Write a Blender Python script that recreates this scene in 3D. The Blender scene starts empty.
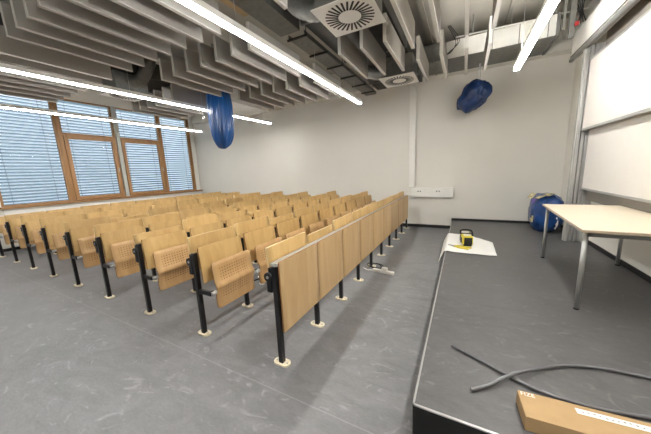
import bpy, bmesh, math, random
from mathutils import Vector, Matrix, noise
random.seed(7)
SC = bpy.context.scene
COL = SC.collection
PI = math.pi

# ------------------------------------------------------------------ measures
XR, XW, YB, YN = 1.782, -9.35, 6.866, -2.2        # right, window, back, near wall
ZC = 4.12                                         # slab
XP, HP, YP0 = -0.192, 0.214, 1.281                # podium
X0, DX, Y0, SP, H = -1.224, -0.9428, 1.4366, 0.5769, 0.817
NROW, NB = 8, 9
ZB, HB = 3.05, 0.31                               # baffles

# ------------------------------------------------------------------ materials
def srgb(r, g, b):
    f = lambda c: (c/255/12.92) if c/255 <= .04045 else ((c/255+.055)/1.055)**2.4
    return (f(r), f(g), f(b), 1)

class NT:
    def __init__(self, name):
        self.m = bpy.data.materials.new(name); self.m.use_nodes = True
        self.t = self.m.node_tree; self.b = self.t.nodes['Principled BSDF']
    def n(self, typ, **kw):
        x = self.t.nodes.new(typ)
        for k, v in kw.items(): setattr(x, k, v)
        return x
    def l(self, a, b): self.t.links.new(a, b)

def mat(name, col, rough=.5, metal=0, var=.06, scale=8, stretch=(1, 1, 1), bump=0, bscale=60, spec=.5, coat=0):
    k = NT(name)
    tc = k.n('ShaderNodeTexCoord'); mp = k.n('ShaderNodeMapping'); mp.inputs['Scale'].default_value = stretch
    k.l(tc.outputs['Object'], mp.inputs['Vector'])
    nz = k.n('ShaderNodeTexNoise'); nz.inputs['Scale'].default_value = scale; nz.inputs['Detail'].default_value = 5
    k.l(mp.outputs['Vector'], nz.inputs['Vector'])
    r = k.n('ShaderNodeValToRGB')
    r.color_ramp.elements[0].position = .3; r.color_ramp.elements[1].position = .7
    r.color_ramp.elements[0].color = tuple(c*(1-var) for c in col[:3])+(1,)
    r.color_ramp.elements[1].color = tuple(min(1, c*(1+var)) for c in col[:3])+(1,)
    k.l(nz.outputs['Fac'], r.inputs['Fac']); k.l(r.outputs['Color'], k.b.inputs['Base Color'])
    k.b.inputs['Roughness'].default_value = rough; k.b.inputs['Metallic'].default_value = metal
    k.b.inputs['Specular IOR Level'].default_value = spec
    if coat: k.b.inputs['Coat Weight'].default_value = coat
    if bump:
        n2 = k.n('ShaderNodeTexNoise'); n2.inputs['Scale'].default_value = bscale
        k.l(tc.outputs['Object'], n2.inputs['Vector'])
        bp = k.n('ShaderNodeBump'); bp.inputs['Strength'].default_value = bump; bp.inputs['Distance'].default_value = .01
        k.l(n2.outputs['Fac'], bp.inputs['Height']); k.l(bp.outputs['Normal'], k.b.inputs['Normal'])
    return k.m

def wood(name, c1, c2, holes=False, rough=.42):
    k = NT(name)
    tc = k.n('ShaderNodeTexCoord'); oi = k.n('ShaderNodeObjectInfo')
    add = k.n('ShaderNodeVectorMath', operation='ADD')
    sc = k.n('ShaderNodeVectorMath', operation='SCALE'); sc.inputs[0].default_value = (7, 5, 9)
    k.l(oi.outputs['Random'], sc.inputs['Scale'])
    k.l(tc.outputs['Object'], add.inputs[0]); k.l(sc.outputs['Vector'], add.inputs[1])
    mp = k.n('ShaderNodeMapping'); mp.inputs['Scale'].default_value = (3, 3.2, .45)
    k.l(add.outputs['Vector'], mp.inputs['Vector'])
    nz = k.n('ShaderNodeTexNoise'); nz.inputs['Scale'].default_value = 2.6; nz.inputs['Detail'].default_value = 6
    nz.inputs['Distortion'].default_value = .8
    k.l(mp.outputs['Vector'], nz.inputs['Vector'])
    mp2 = k.n('ShaderNodeMapping'); mp2.inputs['Scale'].default_value = (30, 34, 2)
    k.l(add.outputs['Vector'], mp2.inputs['Vector'])
    n2 = k.n('ShaderNodeTexNoise'); n2.inputs['Scale'].default_value = 4; n2.inputs['Detail'].default_value = 3
    k.l(mp2.outputs['Vector'], n2.inputs['Vector'])
    mx = k.n('ShaderNodeMath', operation='MULTIPLY_ADD'); mx.inputs[1].default_value = .35
    k.l(n2.outputs['Fac'], mx.inputs[0]); k.l(nz.outputs['Fac'], mx.inputs[2])
    r = k.n('ShaderNodeValToRGB'); r.color_ramp.elements[0].position = .42; r.color_ramp.elements[1].position = .9
    r.color_ramp.elements[0].color = c2; r.color_ramp.elements[1].color = c1
    k.l(mx.outputs[0], r.inputs['Fac'])
    hsv = k.n('ShaderNodeHueSaturation')
    vm = k.n('ShaderNodeMapRange'); vm.inputs['To Min'].default_value = .9; vm.inputs['To Max'].default_value = 1.08
    k.l(oi.outputs['Random'], vm.inputs['Value']); k.l(vm.outputs['Result'], hsv.inputs['Value'])
    k.l(r.outputs['Color'], hsv.inputs['Color'])
    out = hsv.outputs['Color']
    if holes:
        # pattern of drilled holes: two fields of 11 x 5, from the seat's own UV layout
        uv = k.n('ShaderNodeUVMap'); uv.uv_map = 'UVMap'
        sp = k.n('ShaderNodeSeparateXYZ'); k.l(uv.outputs['UV'], sp.inputs[0])
        def M(op, a, b=None, c=None):
            x = k.n('ShaderNodeMath', operation=op)
            for i, v in enumerate((a, b, c)):
                if v is None: continue
                if isinstance(v, (int, float)): x.inputs[i].default_value = v
                else: k.l(v, x.inputs[i])
            return x.outputs[0]
        u, v = sp.outputs['X'], sp.outputs['Y']
        fu = M('SUBTRACT', M('FRACT', M('MULTIPLY', u, 16)), .5)
        fv = M('SUBTRACT', M('FRACT', M('MULTIPLY', v, 16)), .5)
        d = M('SQRT', M('ADD', M('MULTIPLY', fu, fu), M('MULTIPLY', fv, fv)))
        dot = M('LESS_THAN', d, .19)
        inu = M('LESS_THAN', M('ABSOLUTE', M('SUBTRACT', u, .5)), .345)
        va = M('LESS_THAN', M('ABSOLUTE', M('SUBTRACT', v, .285)), .16)
        vb = M('LESS_THAN', M('ABSOLUTE', M('SUBTRACT', v, .69)), .13)
        msk = M('MULTIPLY', M('MULTIPLY', dot, inu), M('MAXIMUM', va, vb))
        mixn = k.n('ShaderNodeMix', data_type='RGBA')
        k.l(msk, mixn.inputs['Factor']); k.l(out, mixn.inputs[6])
        mixn.inputs[7].default_value = srgb(104, 70, 40)
        out = mixn.outputs[2]
    k.l(out, k.b.inputs['Base Color'])
    k.b.inputs['Roughness'].default_value = rough
    return k.m

def vinyl(name, col, seams=None):
    k = NT(name)
    geo = k.n('ShaderNodeNewGeometry')
    def noise_(s, det, st=(1, 1, 1), dist=0):
        mp = k.n('ShaderNodeMapping'); mp.inputs['Scale'].default_value = st
        k.l(geo.outputs['Position'], mp.inputs['Vector'])
        z = k.n('ShaderNodeTexNoise'); z.inputs['Scale'].default_value = s; z.inputs['Detail'].default_value = det
        z.inputs['Distortion'].default_value = dist
        k.l(mp.outputs['Vector'], z.inputs['Vector']); return z.outputs['Fac']
    def M(op, a, b=None, c=None):
        x = k.n('ShaderNodeMath', operation=op)
        for i, v in enumerate((a, b, c)):
            if v is None: continue
            if isinstance(v, (int, float)): x.inputs[i].default_value = v
            else: k.l(v, x.inputs[i])
        return x.outputs[0]
    a = noise_(3.0, 8, (1, 2.2, 1), 1.2); b = noise_(30, 5, (1, 2.5, 1), .6); c = noise_(.9, 3)
    f = M('ADD', M('MULTIPLY', a, .55), M('ADD', M('MULTIPLY', b, .3), M('MULTIPLY', c, .35)))
    r = k.n('ShaderNodeValToRGB')
    r.color_ramp.elements[0].position = .42; r.color_ramp.elements[1].position = .8
    r.color_ramp.elements[0].color = tuple(x*.72 for x in col[:3])+(1,)
    r.color_ramp.elements[1].color = tuple(x*1.28 for x in col[:3])+(1,)
    k.l(f, r.inputs['Fac']); out = r.outputs['Color']
    # pale dusty scuffs
    s = noise_(4.5, 6, (1, 1.6, 1), 2.5)
    sc = k.n('ShaderNodeMapRange'); sc.inputs['From Min'].default_value = .60; sc.inputs['From Max'].default_value = .74
    sc.inputs['To Max'].default_value = .6; k.l(s, sc.inputs['Value'])
    mx = k.n('ShaderNodeMix', data_type='RGBA'); k.l(sc.outputs['Result'], mx.inputs['Factor']); k.l(out, mx.inputs[6])
    mx.inputs[7].default_value = tuple(min(1, x*1.9) for x in col[:3])+(1,); out = mx.outputs[2]
    if seams:
        sep = k.n('ShaderNodeSeparateXYZ'); k.l(geo.outputs['Position'], sep.inputs[0])
        y = M('ADD', sep.outputs['Y'], -seams[1])
        m = M('LESS_THAN', M('ABSOLUTE', M('SUBTRACT', M('FRACT', M('ADD', M('DIVIDE', y, seams[0]), .5)), .5)), .004/seams[0])
        x = M('ADD', sep.outputs['X'], 3.9)
        m2 = M('LESS_THAN', M('ABSOLUTE', M('SUBTRACT', M('FRACT', M('ADD', M('DIVIDE', x, 7.0), .5)), .5)), .0005)
        m = M('MULTIPLY', M('MAXIMUM', m, m2), .28)
        m3 = k.n('ShaderNodeMix', data_type='RGBA'); k.l(m, m3.inputs['Factor']); k.l(out, m3.inputs[6])
        m3.inputs[7].default_value = tuple(min(1, q*2.2) for q in col[:3])+(1,); out = m3.outputs[2]
    k.l(out, k.b.inputs['Base Color'])
    rr = k.n('ShaderNodeMapRange'); rr.inputs['To Min'].default_value = .34; rr.inputs['To Max'].default_value = .58
    k.l(a, rr.inputs['Value']); k.l(rr.outputs['Result'], k.b.inputs['Roughness'])
    bp = k.n('ShaderNodeBump'); bp.inputs['Strength'].default_value = .06; bp.inputs['Distance'].default_value = .005
    k.l(b, bp.inputs['Height']); k.l(bp.outputs['Normal'], k.b.inputs['Normal'])
    return k.m

def emit(name, col, s):
    k = NT(name); k.b.inputs['Base Color'].default_value = (.9, .9, .9, 1)
    k.b.inputs['Emission Color'].default_value = col; k.b.inputs['Emission Strength'].default_value = s
    return k.m

M_ = dict(
    floor=vinyl('grey_vinyl', srgb(115, 115, 117), (2.0, 1.2)),
    podium=vinyl('grey_podium_vinyl', srgb(89, 88, 88)),
    wall=mat('wall_paint', srgb(222, 219, 211), .75, var=.015, scale=2, bump=.05, bscale=150),
    nearwall=mat('grey_near_wall', srgb(128, 126, 122), .8, var=.02),
    slab=mat('raw_concrete', srgb(176, 171, 160), .85, var=.12, scale=1.6, bump=.15, bscale=30),
    base=mat('black_skirting', srgb(30, 30, 31), .5),
    black=mat('black_steel', srgb(17, 17, 19), .35, var=.1),
    black_face=mat('black_fascia', srgb(14, 13, 14), .55),
    oak=mat('window_oak', srgb(158, 118, 76), .5, var=.16, scale=9, stretch=(1, 1, .15)),
    alu=mat('aluminium', srgb(186, 186, 184), .36, .55, var=.04),
    greypaint=mat('grey_window_metal', srgb(178, 178, 172), .5),
    chrome=mat('chrome_tube', srgb(186, 186, 184), .38, .75, var=.03),
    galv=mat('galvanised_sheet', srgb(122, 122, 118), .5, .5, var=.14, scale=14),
    darkgalv=mat('dull_duct_sheet', srgb(58, 56, 52), .6, .3, var=.12, scale=6),
    wrap=mat('pale_duct_wrap', srgb(220, 218, 211), .6, .0, var=.06, scale=5),
    baffle=mat('acoustic_felt', srgb(160, 156, 149), .95, var=.03, scale=40, bump=.1, bscale=300),
    baffle_edge=mat('felt_edge', srgb(200, 197, 190), .95, var=.02),
    foot=mat('cream_foot_plate', srgb(222, 212, 184), .6, var=.12, scale=30),
    white=mat('white_plastic', srgb(232, 230, 224), .4, var=.01),
    paper=mat('white_sheet', srgb(240, 239, 235), .7, var=.02),
    board=mat('white_enamel_board', srgb(232, 227, 220), .28, var=.01),
    slot=mat('dark_slots', srgb(16, 16, 16), .6),
    table=mat('cream_laminate', srgb(222, 208, 186), .45, var=.03, scale=20),
    tedge=mat('table_edge_band', srgb(176, 160, 138), .5),
    blue=mat('blue_plastic_film', srgb(12, 74, 140), .32, var=.3, scale=6, stretch=(1, 1, .25), coat=.3),
    dkblue=mat('dark_blue_plastic_film', srgb(6, 42, 92), .34, var=.3, scale=6, coat=.2),
    bagblue=mat('blue_refuse_bag', srgb(14, 60, 118), .32, var=.3, scale=7, coat=.2),
    card=mat('corrugated_card', srgb(178, 148, 106), .75, var=.06, scale=12),
    cardside=mat('card_side', srgb(156, 128, 92), .8, var=.06, scale=12),
    hose=mat('grey_conduit', srgb(112, 112, 115), .22, var=.05, spec=.6),
    yellow=mat('yellow_plastic', srgb(214, 196, 60), .4),
    rubber=mat('black_plastic', srgb(16, 16, 17), .45),
    print=mat('grey_print', srgb(150, 150, 150), .7),
    cable=mat('black_cable', srgb(24, 24, 25), .4),
    leaflet=mat('printed_leaflet', srgb(200, 190, 150), .5, var=.5, scale=24),
    purple=mat('violet_leaflet', srgb(110, 90, 170), .5, var=.3, scale=24),
    panelshade=mat('panel_shade', srgb(140, 134, 126), .6, var=.02),  # darkened tone: shade behind the boards painted in
    red=mat('red_plastic', srgb(170, 40, 40), .5),
    tan=mat('tan_board', srgb(176, 152, 116), .8, var=.05),
    facade=mat('neighbour_render', srgb(78, 92, 99), .9, var=.1, scale=1),
    ground=mat('yard_ground', srgb(120, 120, 116), .95, var=.1, scale=1),
    uplamp=emit('upper_diffuser', (1, .985, .955, 1), 95),
    lamp=emit('lamp_diffuser', (1, .985, .955, 1), 59),
)
M_['ply'] = wood('beech_ply', srgb(213, 180, 122), srgb(190, 154, 98))
M_['ply_seat'] = wood('beech_ply_drilled', srgb(200, 164, 116), srgb(180, 142, 94), holes=True)
M_['ply_panel'] = wood('beech_ply_front', srgb(200, 170, 126), srgb(182, 150, 106))
M_['desk_edge'] = mat('desk_edge', srgb(222, 196, 148), .6, var=.05)
M_['ply_edge'] = mat('ply_edge', srgb(150, 106, 62), .7, var=.2, scale=80, stretch=(1, .02, 1))

# glass
k = NT('window_glass'); k.b.inputs['Transmission Weight'].default_value = 1; k.b.inputs['Roughness'].default_value = 0
k.b.inputs['IOR'].default_value = 1.02; k.b.inputs['Base Color'].default_value = (.97, .99, 1, 1); M_['glass'] = k.m
# translucent blind slats
k = NT('blind_slat'); tr = k.n('ShaderNodeBsdfTranslucent'); mixs = k.n('ShaderNodeMixShader')
k.b.inputs['Base Color'].default_value = srgb(240, 243, 246); k.b.inputs['Roughness'].default_value = .4
tr.inputs['Color'].default_value = srgb(236, 242, 250); mixs.inputs['Fac'].default_value = .5
k.l(k.b.outputs[0], mixs.inputs[1]); k.l(tr.outputs[0], mixs.inputs[2])
k.l(mixs.outputs[0], k.t.nodes['Material Output'].inputs['Surface']); M_['slat'] = k.m

# ------------------------------------------------------------------ mesh helpers
class MB:
    def __init__(self): self.bm = bmesh.new(); self.mats = []; self.cur = 0
    def use(self, m):
        m = M_[m]
        if m not in self.mats: self.mats.append(m)
        self.cur = self.mats.index(m); return self
    def _fin(self, faces, smooth=False):
        for f in faces: f.material_index = self.cur; f.smooth = smooth
    def box(self, a, b, bev=0, M=None):
        x0, y0, z0 = a; x1, y1, z1 = b
        r = bmesh.ops.create_cube(self.bm, size=1)
        vs = r['verts']
        for v in vs:
            v.co = Vector((x0+(v.co.x+.5)*(x1-x0), y0+(v.co.y+.5)*(y1-y0), z0+(v.co.z+.5)*(z1-z0)))
        fs = set(f for v in vs for f in v.link_faces)
        if bev:
            es = list(set(e for v in vs for e in v.link_edges))
            r2 = bmesh.ops.bevel(self.bm, geom=es, offset=bev, segments=2, profile=.6, affect='EDGES')
            fs = set(r2['faces']) | set(f for f in fs if f.is_valid)
            vs = list(set(v for f in fs for v in f.verts))
        if M is not None:
            for v in vs: v.co = M @ v.co
        self._fin(fs); return self
    def rod(self, p, q, r, n=10, r2=None, smooth=True):
        p, q = Vector(p), Vector(q); d = q-p
        M = Matrix.Translation((p+q)/2) @ d.to_track_quat('Z', 'Y').to_matrix().to_4x4()
        x = bmesh.ops.create_cone(self.bm, cap_ends=True, segments=n, radius1=r, radius2=r if r2 is None else r2, depth=d.length, matrix=M)
        fs = set(f for v in x['verts'] for f in v.link_faces)
        self._fin(fs)
        if smooth:
            for f in fs:
                if len(f.verts) == 4: f.smooth = True
        return self
    def tube(self, pts, r, n=8, corr=None):
        pts = [Vector(p) for p in pts]; rings = []
        up = Vector((0, 0, 1))
        for i, p in enumerate(pts):
            t = (pts[min(i+1, len(pts)-1)]-pts[max(i-1, 0)]).normalized()
            a = t.cross(up)
            if a.length < 1e-3: a = Vector((1, 0, 0))
            a.normalize(); b = t.cross(a).normalized()
            rr = r*(1+(corr if (corr and i % 2) else 0))
            rings.append([self.bm.verts.new(p+a*rr*math.cos(2*PI*k/n)+b*rr*math.sin(2*PI*k/n)) for k in range(n)])
        fs = []
        for i in range(len(rings)-1):
            for k in range(n):
                fs.append(self.bm.faces.new((rings[i][k], rings[i][(k+1) % n], rings[i+1][(k+1) % n], rings[i+1][k])))
        self._fin(fs, True)
        self._fin([self.bm.faces.new(rings[0]), self.bm.faces.new(rings[-1][::-1])]); return self
    def prism(self, poly, z0, z1, M=None):
        lo = [self.bm.verts.new((x, y, z0)) for x, y in poly]; hi = [self.bm.verts.new((x, y, z1)) for x, y in poly]
        n = len(poly); fs = [self.bm.faces.new(lo[::-1]), self.bm.faces.new(hi)]
        for i in range(n): fs.append(self.bm.faces.new((lo[i], lo[(i+1) % n], hi[(i+1) % n], hi[i])))
        if M is not None:
            for v in lo+hi: v.co = M @ v.co
        self._fin(fs); return self
    def build(self, name, parent=None, loc=None):
        bmesh.ops.recalc_face_normals(self.bm, faces=self.bm.faces)
        me = bpy.data.meshes.new(name); self.bm.to_mesh(me); self.bm.free()
        for m in self.mats: me.materials.append(m)
        o = bpy.data.objects.new(name, me); COL.objects.link(o)
        if parent is not None: o.parent = parent
        if loc is not None: o.location = loc
        return o

def mb(m): return MB().use(m)
def tag(o, label, cat, group=None, kind=None):
    o['label'] = label; o['category'] = cat
    if group: o['group'] = group
    if kind: o['kind'] = kind
    return o
def thing(name, label, cat, loc=(0, 0, 0), rz=0, group=None):
    o = bpy.data.objects.new(name, None); COL.objects.link(o); o.empty_display_size = .1
    o.location = loc; o.rotation_euler = (0, 0, rz)
    return tag(o, label, cat, group)
def struct(o, label=None):
    o['kind'] = 'structure'
    if label: o['label'] = label
    return o
def dup(root, loc=None, skip=()):
    c = root.copy(); COL.objects.link(c)
    if loc is not None: c.location = loc
    for ch in list(root.children):
        if ch.name.split('.')[0] in skip: continue
        d = ch.copy(); COL.objects.link(d); d.parent = c
        for g in list(ch.children):
            e = g.copy(); COL.objects.link(e); e.parent = d
    return c
ORD = ['first', 'second', 'third', 'fourth', 'fifth', 'sixth', 'seventh', 'eighth', 'ninth', 'tenth', 'eleventh',
       'twelfth', 'thirteenth', 'fourteenth', 'fifteenth', 'sixteenth', 'seventeenth']

# ------------------------------------------------------------------ room shell
T = .2
struct(mb('floor').box((XW-T, YN-T, -.12), (XR+T, YB+T, 0)).build('floor'))
struct(mb('podium').box((XP+.004, YP0+.012, 0), (XR, YB, HP)).build('podium'))
struct(mb('black_face').box((XP, YP0, 0), (XR, YP0+.012, HP-.004)).build('trim_1'))
struct(mb('alu').box((XP-.003, YP0-.003, HP-.005), (XR, YP0+.009, HP+.003)).box((XP-.003, YP0-.003, HP-.005), (XP+.008, YB, HP+.003)).build('trim_2'))
struct(mb('slab').box((XW-T, YN-T, ZC), (XR+T, YB+T, ZC+.2)).build('ceiling'))
struct(mb('wall').box((XW-T, YB, 0), (XR+T, YB+T, ZC)).build('wall_back'))
struct(mb('wall').box((XR, YN, 0), (XR+T, YB, ZC)).build('wall_right'))
struct(mb('nearwall').box((XW-T, YN-T, 0), (XR+T, YN, ZC)).build('wall_near'))
WY0, WY1, WZ0, WZ1 = 1.70, 6.66, 1.02, 3.70
w = mb('wall').box((XW-T, YN, 0), (XW, YB, WZ0)).box((XW-T, YN, WZ1), (XW, YB, ZC)).box((XW-T, YN, WZ0), (XW, WY0, WZ1)).box((XW-T, WY1, WZ0), (XW, YB, WZ1))
struct(w.build('wall_left'))
struct(mb('base').box((XW, YB-.012, 0), (XP, YB, .075)).box((XP, YB-.012, HP), (XR, YB, HP+.05)).box((XP-.008, YB-.10, 0), (XP+.002, YB, HP+.05)).build('baseboard_back'))
struct(mb('base').box((XR-.012, YP0, HP), (XR, YB-.012, HP+.06)).build('baseboard_right'))
struct(mb('base').box((XW, YN, 0), (XW+.012, YB-.012, .07)).build('baseboard_left'))
# slab downstand joints on the ceiling
for i, x in enumerate((-.72, .62)):
    struct(mb('slab').box((x-.04, YN, ZC-.05), (x+.04, YB, ZC)).build('trim_%d' % (3+i)))
# window sill with heater casing under it
struct(mb('oak').box((XW-.02, 1.66, .985), (XW+.17, YB-.02, 1.03), .004).build('window_sill'))
struct(mb('white').box((XW, 1.70, .10), (XW+.12, YB-.04, .985)).build('wall_casing'))
struct(mb('white').box((XW, 6.67, 1.03), (XW+.05, 6.82, ZC)).build('trim_5'))

# windows
def frame(m, y0, y1, z0, z1, w, x0=XW-.08, x1=XW+.0):
    m.box((x0, y0, z0), (x1, y0+w, z1)); m.box((x0, y1-w, z0), (x1, y1, z1))
    m.box((x0, y0+w, z0), (x1, y1-w, z0+w)); m.box((x0, y0+w, z1-w), (x1, y1-w, z1))
def window(n, y0, y1, kind):
    r = bpy.data.objects.new('window_%d' % n, None); COL.objects.link(r); r.location = (0, 0, 0); r['kind'] = 'structure'
    f = mb('oak')
    if kind == 'fixed':
        frame(f, y0, y1, WZ0, WZ1, .045); f.build('window_frame', r)
        mb('glass').box((XW-.05, y0+.045, WZ0+.045), (XW-.044, y1-.045, WZ1-.045)).build('window_pane', r)
    else:
        frame(f, y0, y1, WZ0, WZ1, .035); f.box((XW-.08, y0+.035, 2.74), (XW+.005, y1-.035, 2.83)); f.build('window_frame', r)
        s = mb('oak'); frame(s, y0+.03, y1-.03, WZ0+.03, 2.76, .085, XW-.06, XW+.035); s.build('window_sash', r)
        mb('glass').box((XW-.05, y0+.11, WZ0+.11), (XW-.044, y1-.11, 2.68)).build('window_pane', r)
        mb('glass').box((XW-.05, y0+.035, 2.83), (XW-.044, y1-.035, WZ1-.035)).build('window_pane', r)
        mb('alu').rod((XW+.035, y1-.075, 1.9), (XW+.06, y1-.075, 1.9), .012).box((XW+.055, y1-.085, 1.78), (XW+.07, y1-.065, 1.91), .003).build('window_handle', r)
bays = [(1, 1.70, 2.93, 'fixed'), (2, 2.99, 4.20, 'sash'), (3, 4.30, 5.53, 'sash'), (4, 5.57, 6.63, 'fixed')]
for b in bays: window(*b)
struct(mb('oak').box((XW-.1, 2.93, WZ0), (XW+.012, 2.99, WZ1)).build('window_mullion'))
struct(mb('greypaint').box((XW-.1, 4.20, WZ0), (XW+.06, 4.30, WZ1)).build('window_mullion'))
struct(mb('oak').box((XW-.1, 5.53, WZ0), (XW+.012, 5.57, WZ1)).build('window_mullion'))
struct(mb('oak').box((XW-.1, 6.63, WZ0), (XW+.02, 6.68, WZ1)).build('window_mullion'))
# outside venetian blinds, one per bay
where = ['in the wide window bay nearest the camera', 'behind the second window bay with a wooden sash',
         'behind the third window bay with a wooden sash', 'in the narrow window bay next to the back wall']
for i, (n, y0, y1, kd) in enumerate(bays):
    r = thing('venetian_blind', 'lowered pale external venetian blind '+where[i], 'blind', (XW-.17, (y0+y1)/2, WZ0-.02), 0, 'external blinds')
    hw = (y1-y0)/2-.005; m = mb('slat'); z = .10
    while z < WZ1-WZ0:
        R = Matrix.Translation((0, 0, z)) @ Matrix.Rotation(math.radians(-30), 4, 'Y')
        m.box((-.036, -hw, -.0015), (.036, hw, .0015), 0, R); z += .076
    m.build('slats', r)
    mb('slat').box((-.035, -hw, .015), (.035, hw, .05), .004).build('bottom_rail', r)
    for q in (-.32, .32):
        c = mb('black'); c.rod((.03, q*(y1-y0), .02), (.03, q*(y1-y0), WZ1-WZ0), .0035, 5); c.build('ladder_cord', r)
# outside
b = mb('facade').box((-24, -14, -4), (-23, 26, 9)); struct(b.build('facade_opposite'))
struct(mb('ground').box((-24, -20, -4.2), (XW-1, 30, -4)).build('yard_ground'))

# ------------------------------------------------------------------ seating
def sheet(m, prof, y0, y1, thick, rc_top, rc_bot, n=1, bow=0, edge='ply_edge', uv=False):
    """plywood shell: profile (x,z) from top to bottom swept over y with rounded corners"""
    P = [Vector((p[0], 0, p[1])) for p in prof]
    cum = [0]
    for i in range(1, len(P)): cum.append(cum[-1]+(P[i]-P[i-1]).length)
    L = cum[-1]; nu = 9
    front = []; back = []
    for i, p in enumerate(P):
        t = (P[min(i+1, len(P)-1)]-P[max(i-1, 0)]).normalized(); nrm = Vector((-t.z, 0, t.x))
        ins = 0
        if cum[i] < rc_top: ins = rc_top-math.sqrt(max(0, rc_top**2-(rc_top-cum[i])**2))
        if L-cum[i] < rc_bot: ins = rc_bot-math.sqrt(max(0, rc_bot**2-(rc_bot-(L-cum[i]))**2))
        fr, bk = [], []
        for j in range(nu):
            s = j/(nu-1); y = y0+ins+(y1-y0-2*ins)*s
            dx = -bow*(1-(2*s-1)**2)
            c = Vector((p.x+dx, y, p.z))
            fr.append(m.bm.verts.new(c+nrm*thick/2)); bk.append(m.bm.verts.new(c-nrm*thick/2))
        front.append(fr); back.append(bk)
    uvl = (m.bm.loops.layers.uv.get('UVMap') or m.bm.loops.layers.uv.new('UVMap')) if uv else None
    fs = []
    for g in (front, back):
        for i in range(len(P)-1):
            for j in range(nu-1):
                f = m.bm.faces.new((g[i][j], g[i][j+1], g[i+1][j+1], g[i+1][j])); fs.append(f)
                if uv:
                    for lp in f.loops:
                        for a in (i, i+1):
                            for b_ in (j, j+1):
                                if lp.vert is g[a][b_]: lp[uvl].uv = (b_/(nu-1), cum[a]/L)
    m._fin(fs, True)
    m.use(edge); es = []
    for i in range(len(P)-1):
        for j in (0, nu-1): es.append(m.bm.faces.new((front[i][j], front[i+1][j], back[i+1][j], back[i][j])))
    for i in (0, len(P)-1):
        for j in range(nu-1): es.append(m.bm.faces.new((front[i][j], front[i][j+1], back[i][j+1], back[i][j])))
    m._fin(es)
    return m
def dens(pts, n):
    out = []
    for i in range(len(pts)-1):
        for k in range(n):
            a = k/n; out.append((pts[i][0]*(1-a)+pts[i+1][0]*a, pts[i][1]*(1-a)+pts[i+1][1]*a))
    out.append(pts[-1]); return out
def ends(pts, r, n=5):
    """densify near both ends so corner rounding has steps"""
    a, b = Vector(pts[0]), Vector(pts[1]); u = (b-a).normalized()
    pre = [tuple(a+u*r*(1-math.cos(PI/2*k/n))) for k in range(n+1)]
    a2, b2 = Vector(pts[-1]), Vector(pts[-2]); u2 = (b2-a2).normalized()
    post = [tuple(a2+u2*r*(1-math.cos(PI/2*k/n))) for k in range(n, -1, -1)]
    return pre+list(pts[1:-1])+post

BW = .537   # board width
def leg_mesh(m):
    return m.use('black').box((-.02, -.02, .012), (.02, .02, H), .004)
def foot_mesh(m, mt='foot'):
    pts = []
    for k in range(20):
        a = 2*PI*k/20; pts.append((math.copysign(.034, math.cos(a))+.04*math.cos(a), .04*math.sin(a)))
    m.use(mt).prism(pts, 0, .014)
    m.use('alu').rod((-.05, 0, .014), (-.05, 0, .019), .008, 8).rod((.05, 0, .014), (.05, 0, .019), .008, 8)
    return m
def bracket(m):
    m.use('black').rod((-.055, -.028, H-.085), (-.055, .03, H-.085), .036, 14)
    m.box((-.06, -.012, H-.06), (.0, .02, H-.015), .004).box((-.075, -.02, H-.21), (-.03, .012, H-.10), .004)
    m.use('alu').rod((-.055, -.032, H-.085), (-.055, -.028, H-.085), .012, 8)
    return m
DESK = ends([(-.074, .958), (-.062, .80), (-.052, .62)], .016)
def desk(m): return sheet(m.use('ply'), DESK, .002, .002+SP-.016, .017, .014, .014, edge='desk_edge')

def make_front():
    r = thing('front_desk_bay', '', 'front panel', (X0, Y0, 0))
    leg_mesh(MB()).build('leg', r); foot_mesh(MB()).build('foot_plate', r); bracket(MB()).build('desk_bracket', r)
    sheet(mb('ply_panel'), ends([(.034, .85), (.034, .56), (.034, .272)], .012), .004, SP-.002, .014, .012, .012).build('front_panel', r)
    desk(MB()).build('folding_desk', r)
    return r
BACK = ends(dens([(.024, .862), (.040, .73), (.048, .62), (.050, .515)], 2), .02)
SEAT = ends([(.138, .715), (.150, .685), (.158, .62), (.166, .55), (.180, .515), (.194, .492), (.194, .475), (.182, .45), (.174, .40), (.174, .34), (.180, .30), (.184, .272)], .028)
def make_seat():
    r = thing('lecture_seat', '', 'seat', (X0, Y0, 0))
    leg_mesh(MB()).build('leg', r); foot_mesh(MB()).build('foot_plate', r); bracket(MB()).build('desk_bracket', r)
    sheet(mb('ply'), BACK, .022, .022+.52, .012, .014, .014, bow=.008).build('backrest', r)
    st = sheet(mb('ply_seat'), SEAT, .05, .05+.485, .012, .03, .03, uv=True).build('folding_seat', r)
    st['label'] = 'tipped-up perforated plywood seat'
    mb('alu').rod((.180, -.004, .445), (.180, .050, .445), .019, 12).build('hinge_bolt', st); mb('alu').rod((.165, .535, .445), (.165, .57, .445), .02, 12).build('hinge_bolt', st)
    mb('black').box((.0, -.014, .425), (.175, .014, .468), .005).rod((.165, .012, .445), (.165, .028, .445), .024, 12).build('seat_arm', r)
    desk(MB()).build('folding_desk', r)
    return r
front = make_front(); seat = make_seat()
def ordn(j): return 'nearest to' if j == 0 else ('farthest from' if j == NB-1 else ORD[j]+' nearest to')
def endpost(r, k):
    o = bpy.data.objects.new('leg', r.children[0].data)
    for ch in list(r.children):
        nm = ch.name.split('.')[0]
        if nm in ('leg', 'foot_plate', 'seat_arm', 'desk_bracket'):
            d = ch.copy(); COL.objects.link(d); d.parent = r; d.location = (0, SP, 0)
    bpy.data.objects.remove(o)
rj = random.Random(3)
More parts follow.
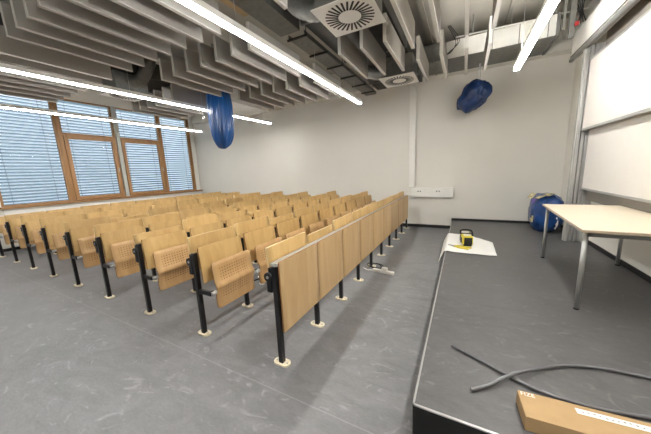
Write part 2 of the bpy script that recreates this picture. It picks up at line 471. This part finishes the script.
def vary(r, amount=.018):
    for ch in r.children:
        if ch.name.startswith('folding_desk'):
            dz = rj.uniform(-amount, amount); a = rj.uniform(-.05, .03)
            if rj.random() < .12: dz -= .05
            ch.location = (0, 0, dz)
            ch.location = Vector((0, 0, dz)) + Vector((-.06, 0, .77)) - Matrix.Rotation(a, 3, 'Y') @ Vector((-.06, 0, .77))
            ch.rotation_euler = (0, a, 0)
        if ch.name.startswith('folding_seat'):
            a = rj.uniform(-.03, .03); p = Vector((.165, 0, .445))
            ch.location = p - Matrix.Rotation(a, 3, 'Y') @ p; ch.rotation_euler = (0, a, 0)
things = []
for j in range(NB):
    r = front if j == 0 else dup(front, (X0, Y0+j*SP, 0)); things.append((r, 0, j))
first = {}
for kk in range(1, NROW+1):
    for j in range(NB):
        if kk == 1 and j == 0: r = seat; r.location = (X0+DX, Y0, 0)
        else: r = dup(seat, (X0+kk*DX, Y0+j*SP, 0), ('folding_desk',) if kk == NROW else ())
        things.append((r, kk, j))
for r, kk, j in things:
    if kk == 0:
        tag(r, 'plywood front panel with folding desk, %s the camera along the aisle' % ordn(j), 'front panel', 'front desk bays')
    else:
        rown = 'row right behind the front panels' if kk == 1 else ('rearmost row by the windows' if kk == NROW else ORD[kk-1]+' row behind the front panels')
        tag(r, 'tip-up plywood seat, %s the camera in the %s' % (ordn(j), rown), 'seat', 'tip-up seats in the '+rown)
    vary(r, .008 if kk == 0 else .016)
    if j == NB-1: endpost(r, kk)
# nearest foot plates along the rear rows are paler; long aluminium rail on the front row
tag(mb('alu').box((X0-.034, Y0-.01, H+.002), (X0-.010, Y0+NB*SP+.01, H+.026), .003).box((X0-.010, Y0-.01, H+.002), (X0+.004, Y0+NB*SP+.01, H+.010)).box((X0+.004, Y0-.01, H+.002), (X0+.026, Y0+NB*SP+.01, H+.028), .003).build('cable_rail'),
    'long silver metal rail along the top of the front panels', 'rail')

# ------------------------------------------------------------------ ceiling: baffles
def baffle_mesh(L):
    m = mb('baffle').box((-.02, 0, 0), (.02, L, HB)); 
    m.use('baffle_edge'); m.box((-.0205, -.002, -.002), (.0205, L+.002, .006)); m.box((-.0205, -.003, 0), (.0205, .004, HB))
    return m.build('acoustic_baffle')
proto = {}
cnt = {}
def baffle(x, y0, y1, rank, side):
    L = round(y1-y0, 3)
    if L not in proto: o = proto[L] = baffle_mesh(L)
    else: o = proto[L].copy(); COL.objects.link(o)
    o.location = (x, y0, ZB)
    cnt.setdefault((rank, side), []).append(o)
gx = [-2.75, -3.05, -3.36, -3.66, -3.97, -4.28, -4.87, -5.19, -5.49, -5.79, -6.09, -6.39, -6.69, -6.99]
for x in gx:                                   # nearest rank
    baffle(x, 1.11, 2.28, 'nearest rank', 'window side')
baffle(-2.45, 1.11, 2.28, 'nearest rank', 'window side')
baffle(-1.56, 1.11, 2.296, 'nearest rank', 'podium side')
for x in (-2.42, -2.72, -3.02, -3.33, -3.64, -3.96, -4.27): baffle(x, 2.70, 3.84, 'second rank', 'window side')
for x in [-5.20-.30*i for i in range(6)]: baffle(x, 3.45, 4.58, 'offset rank', 'window side')
for x in (-1.53, -1.22, -.92): baffle(x, 3.45, 4.59, 'offset rank', 'podium side')
for x in (-.65, -.34, -.03, .24): baffle(x, 2.70, 3.85, 'second rank', 'podium side')
for x in (-.65, -.34, -.03, .24): baffle(x, 4.25, 5.40, 'third rank', 'podium side')
for x in [-2.66-.30*i for i in range(6)]+[-2.36]: baffle(x, 4.21, 5.31, 'third rank', 'window side')
for (rank, side), lst in cnt.items():
    lst.sort(key=lambda o: o.location.x if side == 'window side' else -o.location.x)
    ref = 'the windows' if side == 'window side' else 'the whiteboards'
    for i, o in enumerate(lst):
        if len(lst) == 1: lb = 'single grey hanging felt baffle just left of the nearer square air diffuser'
        else: lb = 'grey hanging felt baffle, %s from %s in the %s on the %s' % (ORD[i], ref, rank, side)
        tag(o, lb, 'baffle', 'baffles of the %s, %s' % (rank, side))

# ------------------------------------------------------------------ lamps
def lamp(x0, y0, x1, y1, z, label, up=False):
    L = math.hypot(x1-x0, y1-y0)
    r = thing('strip_light', label, 'light', (x0, y0, z), math.atan2(-(x1-x0), y1-y0), 'suspended strip lights')
    mb('white').box((-.04, 0, .014), (.04, L, .075), .004).build('housing', r)
    mb('lamp').box((-.036, .01, -.03 if up else 0), (.036, L-.01, .0145), .003).build('diffuser', r)
    if up: mb('uplamp').box((-.03, .02, .075), (.03, L-.02, .079)).build('upper_diffuser', r)
    s = L-.35
    while s > 0:
        mb('alu').rod((0, s, .075), (0, s, ZC-z-.055), .0035, 6).build('suspension_wire', r); s -= 1.6
lamp(-2.15, -1.6, -2.08, 5.74, 2.95, 'long bright strip light hanging over the front seat row')
lamp(.66, -1.6, .665, 5.24, 2.95, 'bright strip light hanging over the podium', True)
lamp(-5.31, -1.6, -5.00, 6.2, 2.95, 'long strip light over the middle rows, passing behind the blue bundle')
lamp(-7.8, -1.6, -7.52, 5.8, 2.95, 'strip light nearest the windows, seen against the blinds')

# ------------------------------------------------------------------ ceiling services
def blob_path(pts, n):
    P = [Vector(p) for p in pts]; out = []
    for i in range(len(P)-1):
        p0, p1, p2, p3 = P[max(i-1, 0)], P[i], P[i+1], P[min(i+2, len(P)-1)]
        for k in range(n):
            t = k/n
            out.append(.5*((2*p1)+(-p0+p2)*t+(2*p0-5*p1+4*p2-p3)*t*t+(-p0+3*p1-3*p2+p3)*t**3))
    out.append(P[-1]); return out
def diffuser(x, y, z, label, flex):
    r = thing('air_diffuser', label, 'air diffuser', (x, y, z), 0, 'square swirl air diffusers')
    mb('white').box((-.30, -.30, 0), (.30, .30, .012), .003).build('face_plate', r)
    m = mb('slot')
    for i in range(28):
        R = Matrix.Rotation(2*PI*i/28+.1, 4, 'Z') @ Matrix.Translation((.185, .03, 0)) @ Matrix.Rotation(.28, 4, 'Z')
        m.box((-.068, -.0105, -.002), (.068, .0105, .004), 0, R)
    m.build('swirl_slots', r)
    mb('galv').box((-.27, -.27, .012), (.27, .27, .33), .004).build('plenum_box', r)
    mb('galv').tube(blob_path(flex, 10), .10, 14, .05).build('flexible_duct', r)
diffuser(-1.115, 2.81, 3.085, 'square white swirl air diffuser nearer the camera beside the strip light', [(-.25, 0, .17), (-.42, 0, .18), (-.62, -.02, .28), (-.72, -.02, .42)])
diffuser(-1.10, 5.14, 3.085, 'square white swirl air diffuser near the back wall above white trunking', [(-.25, 0, .17), (-.42, 0, .2), (-.62, 0, .3), (-.7, 0, .45)])
diffuser(-5.70, 2.86, 3.085, 'white swirl air diffuser in front of the windows beside strip light', [(.25, 0, .17), (.5, .05, .22), (.66, .1, .42), (.6, .2, .6)])

# big main duct with flanges, and cable tray beside it
r = thing('main_air_duct', 'big dull grey rectangular air duct running above the square diffusers', 'duct', (-1.45, 0, 3.42))
mb('darkgalv').box((-.48, -1.8, 0), (.55, YB-.26, .42)).build('duct_body', r)
for y in (-1, .4, 1.8, 3.2, 4.6, 6.0):
    mb('galv').box((-.50, y-.02, -.02), (.57, y+.02, 0)).box((-.50, y-.02, 0), (-.48, y+.02, .44)).box((.55, y-.02, 0), (.57, y+.02, .44)).build('flange_joint', r)
r = thing('cable_tray', 'grey cable tray with rungs running beside the main air duct', 'cable tray', (-2.10, 0, 3.34))
mb('galv').box((-.13, 3.3, 0), (.13, 6.6, .004)).box((-.13, 3.3, 0), (-.126, 6.6, .06)).box((.126, 3.3, 0), (.13, 6.6, .06)).build('tray_channel', r)
for i in range(6):
    y = 3.3+i*.6; mb('darkgalv').box((-.15, y-.01, -.022), (.16, y+.015, 0)).build('cross_rung', r)
for i in range(3):
    y = 3.3+i*1.2; mb('black').rod((.155, y, -.02), (.155, y, ZC-3.34), .005, 6).build('hanger_rod', r)
tag(mb('galv').box((-2.30, -1.0, 3.36), (-1.99, 3.22, 3.50), .006).build('flat_air_duct'), 'flat grey duct between the first strip light and the main duct', 'duct')
tag(mb('tan').box((-2.50, 1.9, 3.45), (-2.31, 2.74, 3.60), .004).build('insulation_board'), 'tan insulation board end above the first strip light', 'board')
# back-wall ducts
r = thing('wrapped_air_duct', 'white wrapped air duct across the top of the back wall', 'duct', (0, 0, 0))
mb('wrap').box((-.38, 5.80, 3.503), (1.22, 6.62, 3.80), .004).build('duct_body', r)
mb('galv').box((-.37, 5.81, 3.495), (1.21, 6.61, 3.503)).build('underside_shade', r)  # darker plate: shade under the duct put into the colour
for x in (-.02, .36, .74, 1.12): mb('galv').box((x-.006, 5.794, 3.495), (x+.006, 6.62, 3.806)).build('seam_band', r)
mb('galv').box((1.22, 5.78, 3.48), (1.26, 6.62, 3.82)).build('end_flange', r)
tag(mb('galv').box((-.95, 5.85, 3.52), (-.40, 6.6, 3.84), .006).box((-.62, 5.83, 3.5), (-.60, 6.62, 3.86)).build('bare_air_duct'), 'bare grey duct piece left of the white wrapped duct', 'duct')
tag(mb('wall').box((XW+.3, 6.62, 3.5), (XR-.02, YB-.005, 3.62)).build('wall_bulkhead_strip'), 'plain strip along the top of the back wall', 'strip')
r = thing('pale_air_duct', 'pale air duct behind the pipe elbow above the window diffuser', 'duct', (0, 0, 0))
mb('wrap').box((-6.5, 3.68, 3.40), (-5.35, 6.58, 3.75), .006).build('duct_body', r)
mb('galv').box((-6.52, 3.66, 3.38), (-5.33, 3.70, 3.77)).build('flange_joint', r); mb('galv').box((-6.51, 4.8, 3.39), (-5.34, 4.83, 3.76)).build('flange_joint', r)
tag(mb('darkgalv').box((-6.45, -1.5, 3.44), (-5.42, 3.655, 3.74), .006).build('window_side_air_duct'), 'dull dark air duct above the baffles on the window side', 'duct')
r = thing('conduit_run', 'thin white conduit crossing the bare slab above the podium', 'conduit', (0, 0, 0))
mb('white').rod((-.22, 5.70, 3.80), (1.60, 5.84, 3.80), .012, 8).build('conduit_pipe', r)
for x in (.05, .62, 1.2): mb('alu').rod((x, 5.72+.077*(x+.22), 3.8), (x, 5.72+.077*(x+.22), ZC), .006, 6).build('clip_rod', r)
tag(mb('galv').box((.75, 4.72, 3.66), (1.70, 4.80, 3.72)).box((.75, 4.74, 3.72), (1.70, 4.75, 3.80)).build('ceiling_rail'), 'grey steel rail under the slab near the board housing', 'rail')
m = mb('galv').box((1.30, 5.45, 3.30), (1.36, 5.52, ZC)); m.box((1.22, 5.47, 3.45), (1.25, 5.5, 3.95))
tag(m.build('hanger_channel'), 'vertical steel channel hanging beside the board housing', 'bracket')
m = mb('cable')
for i in range(5):
    y = 5.60-.03*i; m.tube(blob_path([(1.42, y, 4.1), (1.36+.02*i, y, 3.85), (1.45, y+.05, 3.66), (1.40+.02*i, y, 3.5)], 6), .007, 6)
tag(m.build('cable_bundle'), 'loose dark cables hanging by the steel channel', 'cables')
tag(mb('red').box((1.345, 5.40, 3.44), (1.39, 5.44, 3.49), .008).build('cable_connector'), 'small red connector beside the loose dark cables', 'connector')
m = mb('cable')
for i in range(3):
    m.tube(blob_path([(-.36+.02*i, 5.76, 4.05), (-.22+.03*i, 5.74, 3.75), (-.28-.02*i, 5.75, 3.60), (-.38, 5.76, 3.56)], 8), .006, 6)
tag(m.build('wire_loop'), 'loop of wires hanging in front of the white wrapped duct', 'cables')

# ------------------------------------------------------------------ wrapped projectors
def lump(name, c, r, seed, amp, fr, folds=0, sub=5, matn='blue', shape=None, parent=None, flat=None):
    bm = bmesh.new(); bmesh.ops.create_icosphere(bm, subdivisions=sub, radius=1)
    for v in bm.verts:
        p = v.co.copy(); d = 1+amp*noise.noise(p*fr+Vector((seed, 0, 0)))+amp*(.1 if folds else .3)*noise.noise(p*fr*2.2+Vector((0, seed, 0)))
        rg = 1-abs(noise.noise(p*fr*1.6+Vector((0, 0, seed))))
        d += amp*(.25 if folds else .45)*(rg**2-.5)
        if name == 'bag_film':
            d += .07*(1-abs(noise.noise(p*3.1+Vector((2, 9, 4))))*2.2)*.6+.03*(1-abs(noise.noise(p*6.3))*2)
        if folds:
            a = math.atan2(p.y, p.x); d += .03*math.sin(a*folds+3*noise.noise(p*1.2))*(1-abs(p.z)**3)+.018*math.sin(a*folds*2.3+5*noise.noise(p*1.5))*(1-abs(p.z)**3)
        q = p*d
        if shape: q = shape(q)
        q = Vector((q.x*r[0], q.y*r[1], q.z*r[2]))
        if flat is not None and q.z < flat: q.z = flat+(q.z-flat)*.02
        v.co = q
    for f in bm.faces: f.smooth = True
    me = bpy.data.meshes.new(name); bm.to_mesh(me); bm.free(); me.materials.append(M_[matn])
    o = bpy.data.objects.new(name, me); COL.objects.link(o)
    if parent is not None: o.parent = parent
    o.location = c
    return o
r = thing('wrapped_projector', 'blue plastic bundle wrapped round a unit hanging over the middle rows', 'bundle', (-4.55, 4.0, 2.12), 0, None)
def sh(q):
    z = min(.985, abs(q.z)); w = math.sqrt((1-z**3.2)/(1-z*z))*(1+.06*q.z)
    return Vector((q.x*w, q.y*w, q.z))
lump('plastic_wrap', (.04, 0, .61), (.235, .235, .66), 3.1, .07, 1.2, 11, 6, 'blue', sh, r)
mb('alu').rod((0, 0, 1.0), (0, 0, ZC-2.12), .03, 10).build('hanging_pole', r)
r = thing('wrapped_speaker', 'dark blue plastic bundle hanging in front of the back wall', 'bundle', (.13, 6.42, 2.6), 0, None)
def sh2(q):
    return Vector((q.x-.12*q.z*-1, q.y, q.z+.12*q.x))
lump('plastic_wrap', (0, 0, .31), (.27, .22, .28), 8.4, .26, 1.5, 0, 5, 'dkblue', sh2, r)
mb('alu').rod((.08, 0, .5), (.08, 0, 1.16), .018, 8).build('hanging_pole', r)
m = mb('alu').rod((0, 0, 0), (0, 0, .5), .004, 6)
m.tube([(0.03*math.sin(a), 0, -.03-.03*math.cos(a)) for a in [x*.4-2.2 for x in range(13)]], .006, 6)
tag(m.build('wire_hook', None, (-5.12, 4.05, 2.83)), 'small bent wire hook hanging beside the blue bundle', 'hook')

# ------------------------------------------------------------------ back wall fittings
r = thing('wall_trunking', 'tall white trunking going up the back wall', 'trunking', (-1.13, YB, 1.03))
mb('white').box((-.075, -.075, 0), (.065, 0, 2.46), .004).build('trunking_cover', r)
r = thing('socket_box', 'white wall box with two sockets below the trunking', 'socket box', (-.66, YB, .775))
mb('white').box((-.50, -.075, 0), (.47, 0, .235), .006).build('box_body', r)
for q in (-.29, .14):
    s = mb('white').box((q-.055, -.080, .10), (q+.055, -.075, .20), .002).build('socket', r)
    mb('slot').rod((q-.028, -.083, .15), (q-.028, -.079, .15), .015, 10).rod((q+.028, -.083, .15), (q+.028, -.079, .15), .015, 10).build('socket_holes', s)

# ------------------------------------------------------------------ whiteboards on the right wall
r = thing('board_column', 'silver fluted steel column guiding the sliding whiteboards', 'column', (1.62, 5.47, HP))
m = mb('alu')
for i, x in enumerate((-.085, -.035, .015, .06)): m.box((x-.02, -.045+.006*(i % 2), 0), (x+.02, .05, 2.93), .006)
m.build('guide_profile', r)
mb('greypaint').box((-.115, -.02, 0), (-.085, .05, 2.93), .003).box((.08, -.05, 0), (.15, .05, 2.93)).build('side_cover', r)
def board(name, x, y1, z0, z1, label):
    r = thing(name, label, 'whiteboard', (x, 0, z0))
    mb('board').box((0, 1.75, .02), (.02, y1-.02, z1-z0-.02)).build('writing_surface', r)
    m = mb('alu'); m.box((-.008, 1.72, 0), (.028, y1, .03), .002).box((-.008, 1.72, z1-z0-.02), (.028, y1, z1-z0), .002)
    m.box((-.005, y1-.02, 0), (.028, y1, z1-z0)).box((-.005, 1.72, 0), (.028, 1.74, z1-z0)); m.build('board_frame', r)
    return r
board('sliding_whiteboard', 1.565, 5.42, 1.945, 2.945, 'upper sliding whiteboard with aluminium bottom edge')
board('sliding_whiteboard', 1.64, 5.41, 1.06, 2.10, 'lower sliding whiteboard behind the cream table')
tag(mb('panelshade').box((1.70, 1.7, .9), (1.775, 5.40, 3.53)).build('board_back_panel'), 'shade-toned mounting panel on the wall behind the two whiteboards', 'panel')  # panel colour carries the shade between housing and boards
r = thing('board_housing', 'long white boxed housing with silver lower edge above the whiteboards', 'housing', (1.50, 0, 3.13))
mb('white').box((0, 1.0, .03), (.10, 6.05, .40), .004).build('housing_box', r)
mb('alu').rod((.012, 1.0, .012), (.012, 6.05, .012), .034, 14).build('silver_edge', r)
mb('slot').box((-.006, 1.0, .06), (0, 6.05, .072)).build('dark_groove', r)

# ------------------------------------------------------------------ table
TL, TW, TH = 1.66, .80, .731
r = thing('work_table', 'cream topped table with round steel legs on the podium', 'table', (.975, 4.44, HP), math.radians(-3.2))
mb('table').box((0, -TL, TH-.024), (TW, 0, TH), .003).build('tabletop', r)
mb('tedge').box((-.001, -TL-.001, TH-.022), (TW+.001, .001, TH-.003)).build('edge_band', r)
m = mb('galv'); a = .05
m.box((a, -TL+a, TH-.066), (TW-a, -TL+a+.03, TH-.024)).box((a, -a-.03, TH-.066), (TW-a, -a, TH-.024))
m.box((a, -TL+a, TH-.066), (a+.03, -a, TH-.024)).box((TW-a-.03, -TL+a, TH-.066), (TW-a, -a, TH-.024)); m.build('apron_frame', r)
for x in (.045, TW-.045):
    for y in (-.08, -TL+.08):
        lg = mb('chrome').rod((x, y, .012), (x, y, TH-.024), .0185, 16).build('leg', r)
        mb('rubber').rod((x, y, 0), (x, y, .014), .020, 14).build('leg_cap', lg)

# ------------------------------------------------------------------ bags of rubbish behind the table
def shb(q):
    f = lambda t: math.copysign(abs(t)**.72, t)
    return Vector((f(q.x), f(q.y), f(q.z)*.9))
r = thing('rubbish_bag', 'big stuffed blue rubbish bag standing on the podium by the back wall', 'bag', (1.40, 6.27, HP), 0)
lump('bag_film', (.02, -.02, .35), (.225, .385, .385), 5.5, .13, 1.9, 0, 5, 'bagblue', shb, r, -.345)
for (x, y, z, a, b, q) in [(-.13, -.25, .66, .3, .5, 0), (-.18, -.10, .58, 1.1, .2, 1), (-.02, -.28, .70, .1, .9, 0), (-.205, -.18, .40, 1.4, .4, 1), (.02, -.2, .72, .05, .3, 0), (-.2, .02, .66, .8, .7, 0), (-.215, -.22, .25, 1.5, .2, 0)]:
    mb('purple' if q else 'leaflet').box((-.06, -.05, -.004), (.06, .05, .004), 0, Matrix.Translation((x, y, z)) @ Matrix.Rotation(b, 4, 'Z') @ Matrix.Rotation(-a, 4, 'Y')).build('paper_scrap', r)
lump('plastic_knot', (.10, -.375, .22), (.035, .03, .11), 2.2, .35, 2, 0, 3, 'paper', None, r)['label'] = 'white crumpled plastic strip'

# ------------------------------------------------------------------ white sheet with tool on the podium edge
bm = MB().use('paper')
NX, NY = 26, 22
pts = {}
for i in range(NX+1):
    for j in range(NY+1):
        s, t = i/NX, j/NY            # s: from hanging edge across podium; t: near -> far
        xr = .475+.01*t; near, far = 4.19, 5.38
        xs = -.36+s*(xr+.36)         # unrolled x
        y = near+(far-near)*t
        if xs > .12:                 # oblique far right corner
            lim = 1-(xs-.12)/.36*.37; y = near+(far-near)*t*lim
        wv = noise.noise(Vector((xs*4, y*3, 1)))*.012+noise.noise(Vector((xs*9, y*7, 4)))*.006
        if xs >= XP:
            p = Vector((xs, y, HP+.007+abs(wv)*1.3+.012*max(0, 1-abs(xs-XP)/.1)))
        else:
            d = XP-xs; tt = min(1, d/.17)
            p = Vector((XP-.012-.40*d-abs(wv), y-.10*tt*(1-t), HP+.016-d*.9))
        pts[i, j] = bm.bm.verts.new(p)
fs = [bm.bm.faces.new((pts[i, j], pts[i+1, j], pts[i+1, j+1], pts[i, j+1])) for i in range(NX) for j in range(NY)]
bm._fin(fs, True)
sheet_o = bm.build('dust_sheet'); mod = sheet_o.modifiers.new('t', 'SOLIDIFY'); mod.thickness = .002; mod.offset = 1
tag(sheet_o, 'white sheet draped over the edge of the podium', 'sheet')
r = thing('power_tool', 'yellow and black boxy power tool lying on the white sheet', 'tool', (.09, 4.70, HP+.016), math.radians(8))
mb('yellow').box((-.075, -.18, .03), (.075, .14, .165), .02).build('tool_body', r)
mb('rubber').box((-.055, -.192, .035), (.06, -.175, .15), .008).build('end_face', r)
m = mb('rubber'); m.box((-.08, .02, .02), (.08, .06, .175), .01).box((-.082, -.10, .04), (-.07, .10, .12), .005).box((.07, -.10, .04), (.082, .10, .12), .005).box((-.07, .08, 0), (.07, .12, .04), .01).box((-.06, -.15, 0), (.06, -.1, .04), .01); m.build('rubber_grip', r)
mb('rubber').tube(blob_path([(-.07, .10, .15), (-.075, .05, .215), (-.02, -.02, .245), (.06, -.06, .235), (.075, -.10, .16)], 6), .014, 8).build('carry_handle', r)
mb('white').box((-.045, -.12, .165), (.05, -.01, .172), .003).box((-.06, .08, .165), (.05, .13, .19), .008).build('top_label', r)
r = thing('hand_pliers', 'small pair of yellow-handled pliers lying beside the power tool', 'tool', (.0, 4.44, HP+.018), math.radians(-25))
r.scale = (1.3, 1.3, 1.3)
mb('alu').box((-.14, -.012, 0), (-.06, .012, .016), .005).rod((-.06, 0, 0), (-.06, 0, .018), .02, 10).build('jaws', r)
mb('yellow').tube(blob_path([(-.06, .01, .011), (0, .035, .011), (.07, .03, .011), (.12, .035, .011)], 5), .009, 6).build('handle', r)
mb('yellow').tube(blob_path([(-.06, -.01, .011), (0, -.035, .011), (.07, -.03, .011), (.12, -.04, .011)], 5), .009, 6).build('handle', r)

# ------------------------------------------------------------------ conduits and carton in the foreground
R_ = .0112
def hose(name, pts, label):
    P = blob_path([(x, y, HP+R_+.003+z) for x, y, z in pts], 60)
    return tag(mb('hose').tube(P, R_, 10, -.10).build(name), label, 'hose', 'grey flexible conduits')
hose('flexible_conduit', [(-.018, 1.880, 0), (.10, 1.822, 0), (.21, 1.765, 0), (.325, 1.703, 0), (.42, 1.665, 0), (.54, 1.648, 0), (.70, 1.655, 0), (.90, 1.70, 0), (1.2, 1.80, 0)], 'grey flexible conduit running along behind the cardboard box')
hose('flexible_conduit', [(.093, 1.508, 0), (.18, 1.578, .004), (.25, 1.645, .018), (.325, 1.71, .03), (.40, 1.785, .02), (.50, 1.877, .004), (.61, 1.955, 0), (.74, 2.005, 0), (.90, 2.03, 0), (1.06, 2.03, 0), (1.3, 1.98, 0)], 'grey flexible conduit curving away across the podium over the other')
r = thing('cardboard_box', 'long brown cardboard box lying flat on the podium in front', 'box', (.310, 1.535, HP), math.radians(3.5))
bw, bh, bl = .168, .078, 1.05
mb('card').box((0, -bw, .001), (bl, 0, bh), .002).build('carton', r)
mb('cardside').box((-.0015, -bw+.004, .004), (0.0005, -.004, bh-.004)).build('end_flap', r)
lb = mb('paper').box((.228, -.058, bh), (.80, -.026, bh+.0012)); lb.use('print')
for i in range(26):
    x = .25+i*.021; lb.box((x, -.046+.004*math.sin(i), bh+.0012), (x+.013*random.uniform(.5, 1), -.039+.004*math.sin(i), bh+.0015))
o = lb.build('paper_label', r); o['label'] = 'narrow white printed label'
cu = bpy.data.curves.new('box_print', 'FONT'); cu.body = 'FIZE'; cu.size = .034; cu.extrude = .0004
to = bpy.data.objects.new('tmp', cu); COL.objects.link(to)
bpy.context.view_layer.update()
me = bpy.data.meshes.new_from_object(to.evaluated_get(bpy.context.evaluated_depsgraph_get()))
bpy.data.objects.remove(to)
me.materials.clear(); me.materials.append(M_['paper'])
o = bpy.data.objects.new('white_print', me); COL.objects.link(o); o.parent = r
o.location = (.008, -.030, bh+.0008)

# ------------------------------------------------------------------ things on the floor
r = thing('power_strip', 'white power strip lying on the floor in the aisle beside the front panels', 'power strip', (-.98, 3.55, 0), math.radians(-8))
mb('white').box((-.16, -.03, 0), (.16, .03, .04), .006).build('strip_body', r)
mb('white').box((-.02, -.03, .04), (.06, .03, .085), .008).build('plug', r)
mb('white').tube(blob_path([(-.16, 0, .012), (-.25, -.02, .008), (-.33, .02, .008)], 8), .007, 6).build('cord', r)
P = []
for a in range(40):
    t = a/39*4*PI; P.append((-1.18+.12*math.cos(t)+.002*a, 3.72+.09*math.sin(t), .009+.03*abs(math.sin(t/2))))
tag(mb('cable').tube(P, .008, 6).build('cable_coil'), 'loose coil of black cable on the floor behind the power strip', 'cable')
tag(mb('cable').tube(blob_path([(-2.75, 2.62, .008), (-2.62, 2.55, .008), (-2.55, 2.70, .008), (-2.40, 2.92, .008), (-2.25, 2.85, .008)], 10), .008, 6).build('floor_cable'), 'short black cable on the floor under the seats', 'cable')
for i, (x, y, s, lbl) in enumerate([(-2.572, 2.097, .05, 'white paper scrap on the floor nearest the front row'), (-2.419, 2.544, .045, 'white paper scrap on the floor beside the black cable'), (-2.60, 2.72, .05, 'white paper scrap on the floor behind the black cable')]):
    pl = [(s*math.cos(2*PI*k/7)*random.uniform(.6, 1.2), s*.7*math.sin(2*PI*k/7)*random.uniform(.6, 1.2)) for k in range(7)]
    tag(mb('paper').prism(pl, .0, .012).build('paper_scrap', None, (x, y, 0)), lbl, 'paper', 'scraps of paper on the floor')

# ------------------------------------------------------------------ sky, camera, view
wd = bpy.data.worlds.new('sky'); SC.world = wd; wd.use_nodes = True
nt = wd.node_tree; bg = nt.nodes['Background']
tc = nt.nodes.new('ShaderNodeTexCoord'); sep = nt.nodes.new('ShaderNodeSeparateXYZ'); rp = nt.nodes.new('ShaderNodeValToRGB')
nt.links.new(tc.outputs['Generated'], sep.inputs[0]); nt.links.new(sep.outputs['Z'], rp.inputs['Fac'])
e = rp.color_ramp.elements; e[0].position = 0; e[0].color = (.38, .45, .49, 1); e[1].position = .9; e[1].color = (.95, .98, 1, 1)
nt.links.new(rp.outputs['Color'], bg.inputs['Color']); bg.inputs['Strength'].default_value = 6.0

f, yaw, pitch, roll = 256.953, -.492629, .172593, -.044556
cy, sy, cp, sp = math.cos(yaw), math.sin(yaw), math.cos(pitch), math.sin(pitch)
fw = Vector((sy*cp, cy*cp, -sp)); rt = Vector((cy, -sy, 0)); up = rt.cross(fw)
r2 = rt*math.cos(roll)+up*math.sin(roll); u2 = -rt*math.sin(roll)+up*math.cos(roll)
cam = bpy.data.cameras.new('camera'); co = bpy.data.objects.new('camera', cam); COL.objects.link(co)
cam.sensor_fit = 'HORIZONTAL'; cam.sensor_width = 36; cam.lens = f/651*36; cam.clip_start = .02; cam.clip_end = 200
mw = Matrix.Identity(4)
for i in range(3): mw[i][0] = r2[i]; mw[i][1] = u2[i]; mw[i][2] = -fw[i]
mw[0][3], mw[1][3], mw[2][3] = 0, 0, 1.5
co.matrix_world = mw; SC.camera = co
vs = SC.view_settings; vs.view_transform = 'Standard'; vs.look = 'None'; vs.exposure = 0; vs.gamma = 1; vs.use_curve_mapping = False
